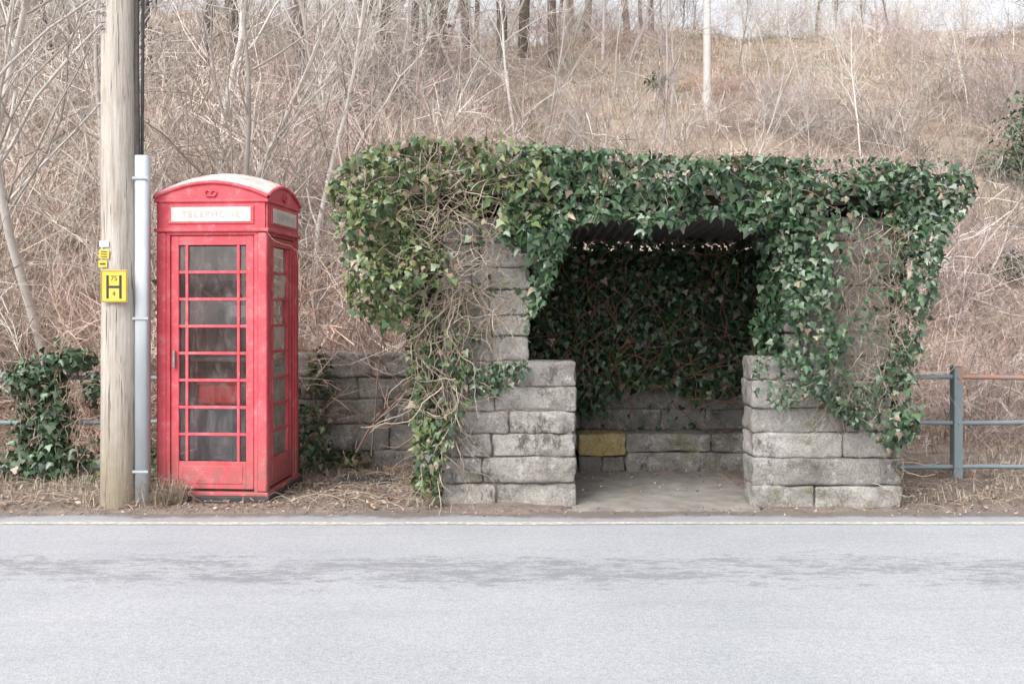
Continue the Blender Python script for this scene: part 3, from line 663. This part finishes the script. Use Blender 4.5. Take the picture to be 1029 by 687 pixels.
def tree(H,r,cols,depth=4,nb=(7,5,4,3),up=.05,wig=.1):
    b=B()
    def br(p,d,L,r,lv,c):
        n=[12,7,4,3,2][lv]; pts=wander(p,d,L,n,wig*(.7+.9*lv),up if lv else .02)
        tube(b,pts,np.linspace(r,r*(.3 if lv else .35),n+1),[7,4,3,2][lv],c)
        if lv>=depth-1: return
        for k in range(nb[lv]):
            t=rng.uniform(.25,1) if lv==0 else rng.uniform(.15,1); j=min(int(t*n),n-1)+1
            dd=pts[j]-pts[j-1]; dd/=np.linalg.norm(dd); s=rng.normal(0,1,3); s-=dd*(s@dd); s/=np.linalg.norm(s)
            d2=dd*rng.uniform(.6,1.2)+s*rng.uniform(.4,.9)
            br(pts[j],d2,L*rng.uniform(.30,.52)*(1.15-.4*t),max(r*(1-.65*t)*.5,.004),lv+1,c*rng.uniform(.95,1.1))
    c=np.array(cols); br((0,0,-.3),(rng.normal(0,.06),rng.normal(0,.06),1),H,r,0,c); return b
TB=attr_mat('tree_bark',.9,.15)
trb=[tree(7,.05,cc,4,(14,8,6,3)) for cc in ((.56,.52,.48),(.40,.36,.33),(.62,.58,.54))]
tr=[t.obj('bare_tree_mesh',TB,link=False,smooth=True) for t in trb]; tra=[t.arr() for t in trb]
biga=[tree(12,.19,(.15,.125,.11),4,(13,8,5,3)).arr() for _ in range(3)]
def put_tree(me,px,d,s):
    x=(px-514.5)*d/F; o=bpy.data.objects.new('bare_tree',me); COL.objects.link(o)
    o.location=(x,d,float(hill(np.array([x]),np.array([d]))[0])); o.rotation_euler=(0,rng.normal(0,.05),rng.uniform(0,6.28)); o.scale=(s,s,s)
for i,(px,d,s) in enumerate([(66,11.0,1.15),(18,11.6,1.0),(-60,10.9,1.1),(180,12.5,1.0),(262,12.0,.9),(315,13,.9),(350,16,.9),(90,14,1.05),(215,17,1.2),(735,17,.5),(600,19,.6),(865,21,.5),(400,16,.55),(545,22,.7)]): put_tree(tr[i%3],px,d,s)
wd=B()
for px,d,s in [(383,27,1.0),(418,30,.8),(440,26,1.1),(505,31,1.0),(525,33,1.05),(555,32,.9),(300,25,1),(240,28,1.1),(150,27,1),(60,24,1),(345,32,1),(470,38,1),(590,40,.9),(630,42,.9),(200,23,.8),(20,28,1),(655,44,.8)]:
    addv(wd,biga[rng.integers(3)],(px-514.5)*d/F,d,s*.95,s*.95,False,rng.normal(0,.06))
for _ in range(80):
    d=rng.uniform(44,60); px=rng.uniform(-60,1090); k=rng.uniform(.28,.6) if px>660 else rng.uniform(.6,1.0)
    addv(wd,(biga+tra)[rng.integers(6)],(px-514.5)*d/F,d,k*.8,k,False,rng.normal(0,.06))
for _ in range(60):
    d=rng.uniform(20,46); px=rng.uniform(-60,680); k=rng.uniform(.7,1.2); addv(wd,tra[rng.integers(3)],(px-514.5)*d/F,d,k,k,False,rng.normal(0,.1))
for _ in range(22):
    d=rng.uniform(20,44); px=rng.uniform(730,1080); k=rng.uniform(.3,.55); addv(wd,tra[rng.integers(3)],(px-514.5)*d/F,d,k,k,False,rng.normal(0,.1))
wd.obj('distant_woodland',TB)
ib=B()
for (px,d,dz,rx,rz_,n) in [(1035,20,.9,.6,.7,800),(1012,21,.2,.8,.45,550),(1048,19,1.8,.6,.6,500),(1010,16,.1,.5,.3,350)]:
    x=(px-514.5)*d/F; z=float(hill(np.array([x]),np.array([float(d)]))[0]); lobe((x,d,z+dz),(rx,rx,rz_),n,(.05,.10),DG,.05,.45,.2)
ib.obj('evergreen_shrub',IV)
ib=B()
for (px,d,hh,n) in [(440,26,4.5,450),(383,27,3,160),(660,30,.5,140)]:
    x=(px-514.5)*d/F; z=float(hill(np.array([x]),np.array([float(d)]))[0]); lobe((x,d,z+hh*.7),(.35,.35,hh*.6),n,(.07,.14),DG+OG,.1,.45,.2)
ib.obj('woodland_ivy',IV)

# ---------------- light
w_=bpy.data.worlds.new('World'); S.world=w_; w_.use_nodes=True; nt=w_.node_tree; bg=nt.nodes['Background']
sk=nt.nodes.new('ShaderNodeTexSky'); sk.sky_type='NISHITA'; sk.sun_disc=False; sk.sun_elevation=math.radians(48); sk.sun_rotation=math.radians(212); sk.dust_density=4; sk.air_density=1.0; sk.ozone_density=1
hs=nt.nodes.new('ShaderNodeHueSaturation'); hs.inputs['Saturation'].default_value=.2; hs.inputs['Value'].default_value=1.85
nt.links.new(sk.outputs[0],hs.inputs['Color']); nt.links.new(hs.outputs[0],bg.inputs[0]); bg.inputs[1].default_value=.15
L=bpy.data.lights.new('sun','SUN'); L.energy=1.9; L.angle=math.radians(35); L.color=(1,.97,.94); so=bpy.data.objects.new('sun',L); COL.objects.link(so)
az=math.radians(212); el=math.radians(48); dv=Vector((math.sin(az)*math.cos(el),math.cos(az)*math.cos(el),math.sin(el)))
so.rotation_euler=dv.to_track_quat('Z','Y').to_euler(); so.location=(0,0,30)
cam=bpy.data.cameras.new('camera'); co=bpy.data.objects.new('camera',cam); COL.objects.link(co); S.camera=co
co.location=(0,0,1.6); co.rotation_euler=(math.radians(90),0,0); cam.sensor_width=36; cam.lens=F/1029*36; cam.shift_y=-36.5/1029; cam.clip_end=2000
S.view_settings.view_transform='Standard'; S.view_settings.look='None'; S.view_settings.exposure=0
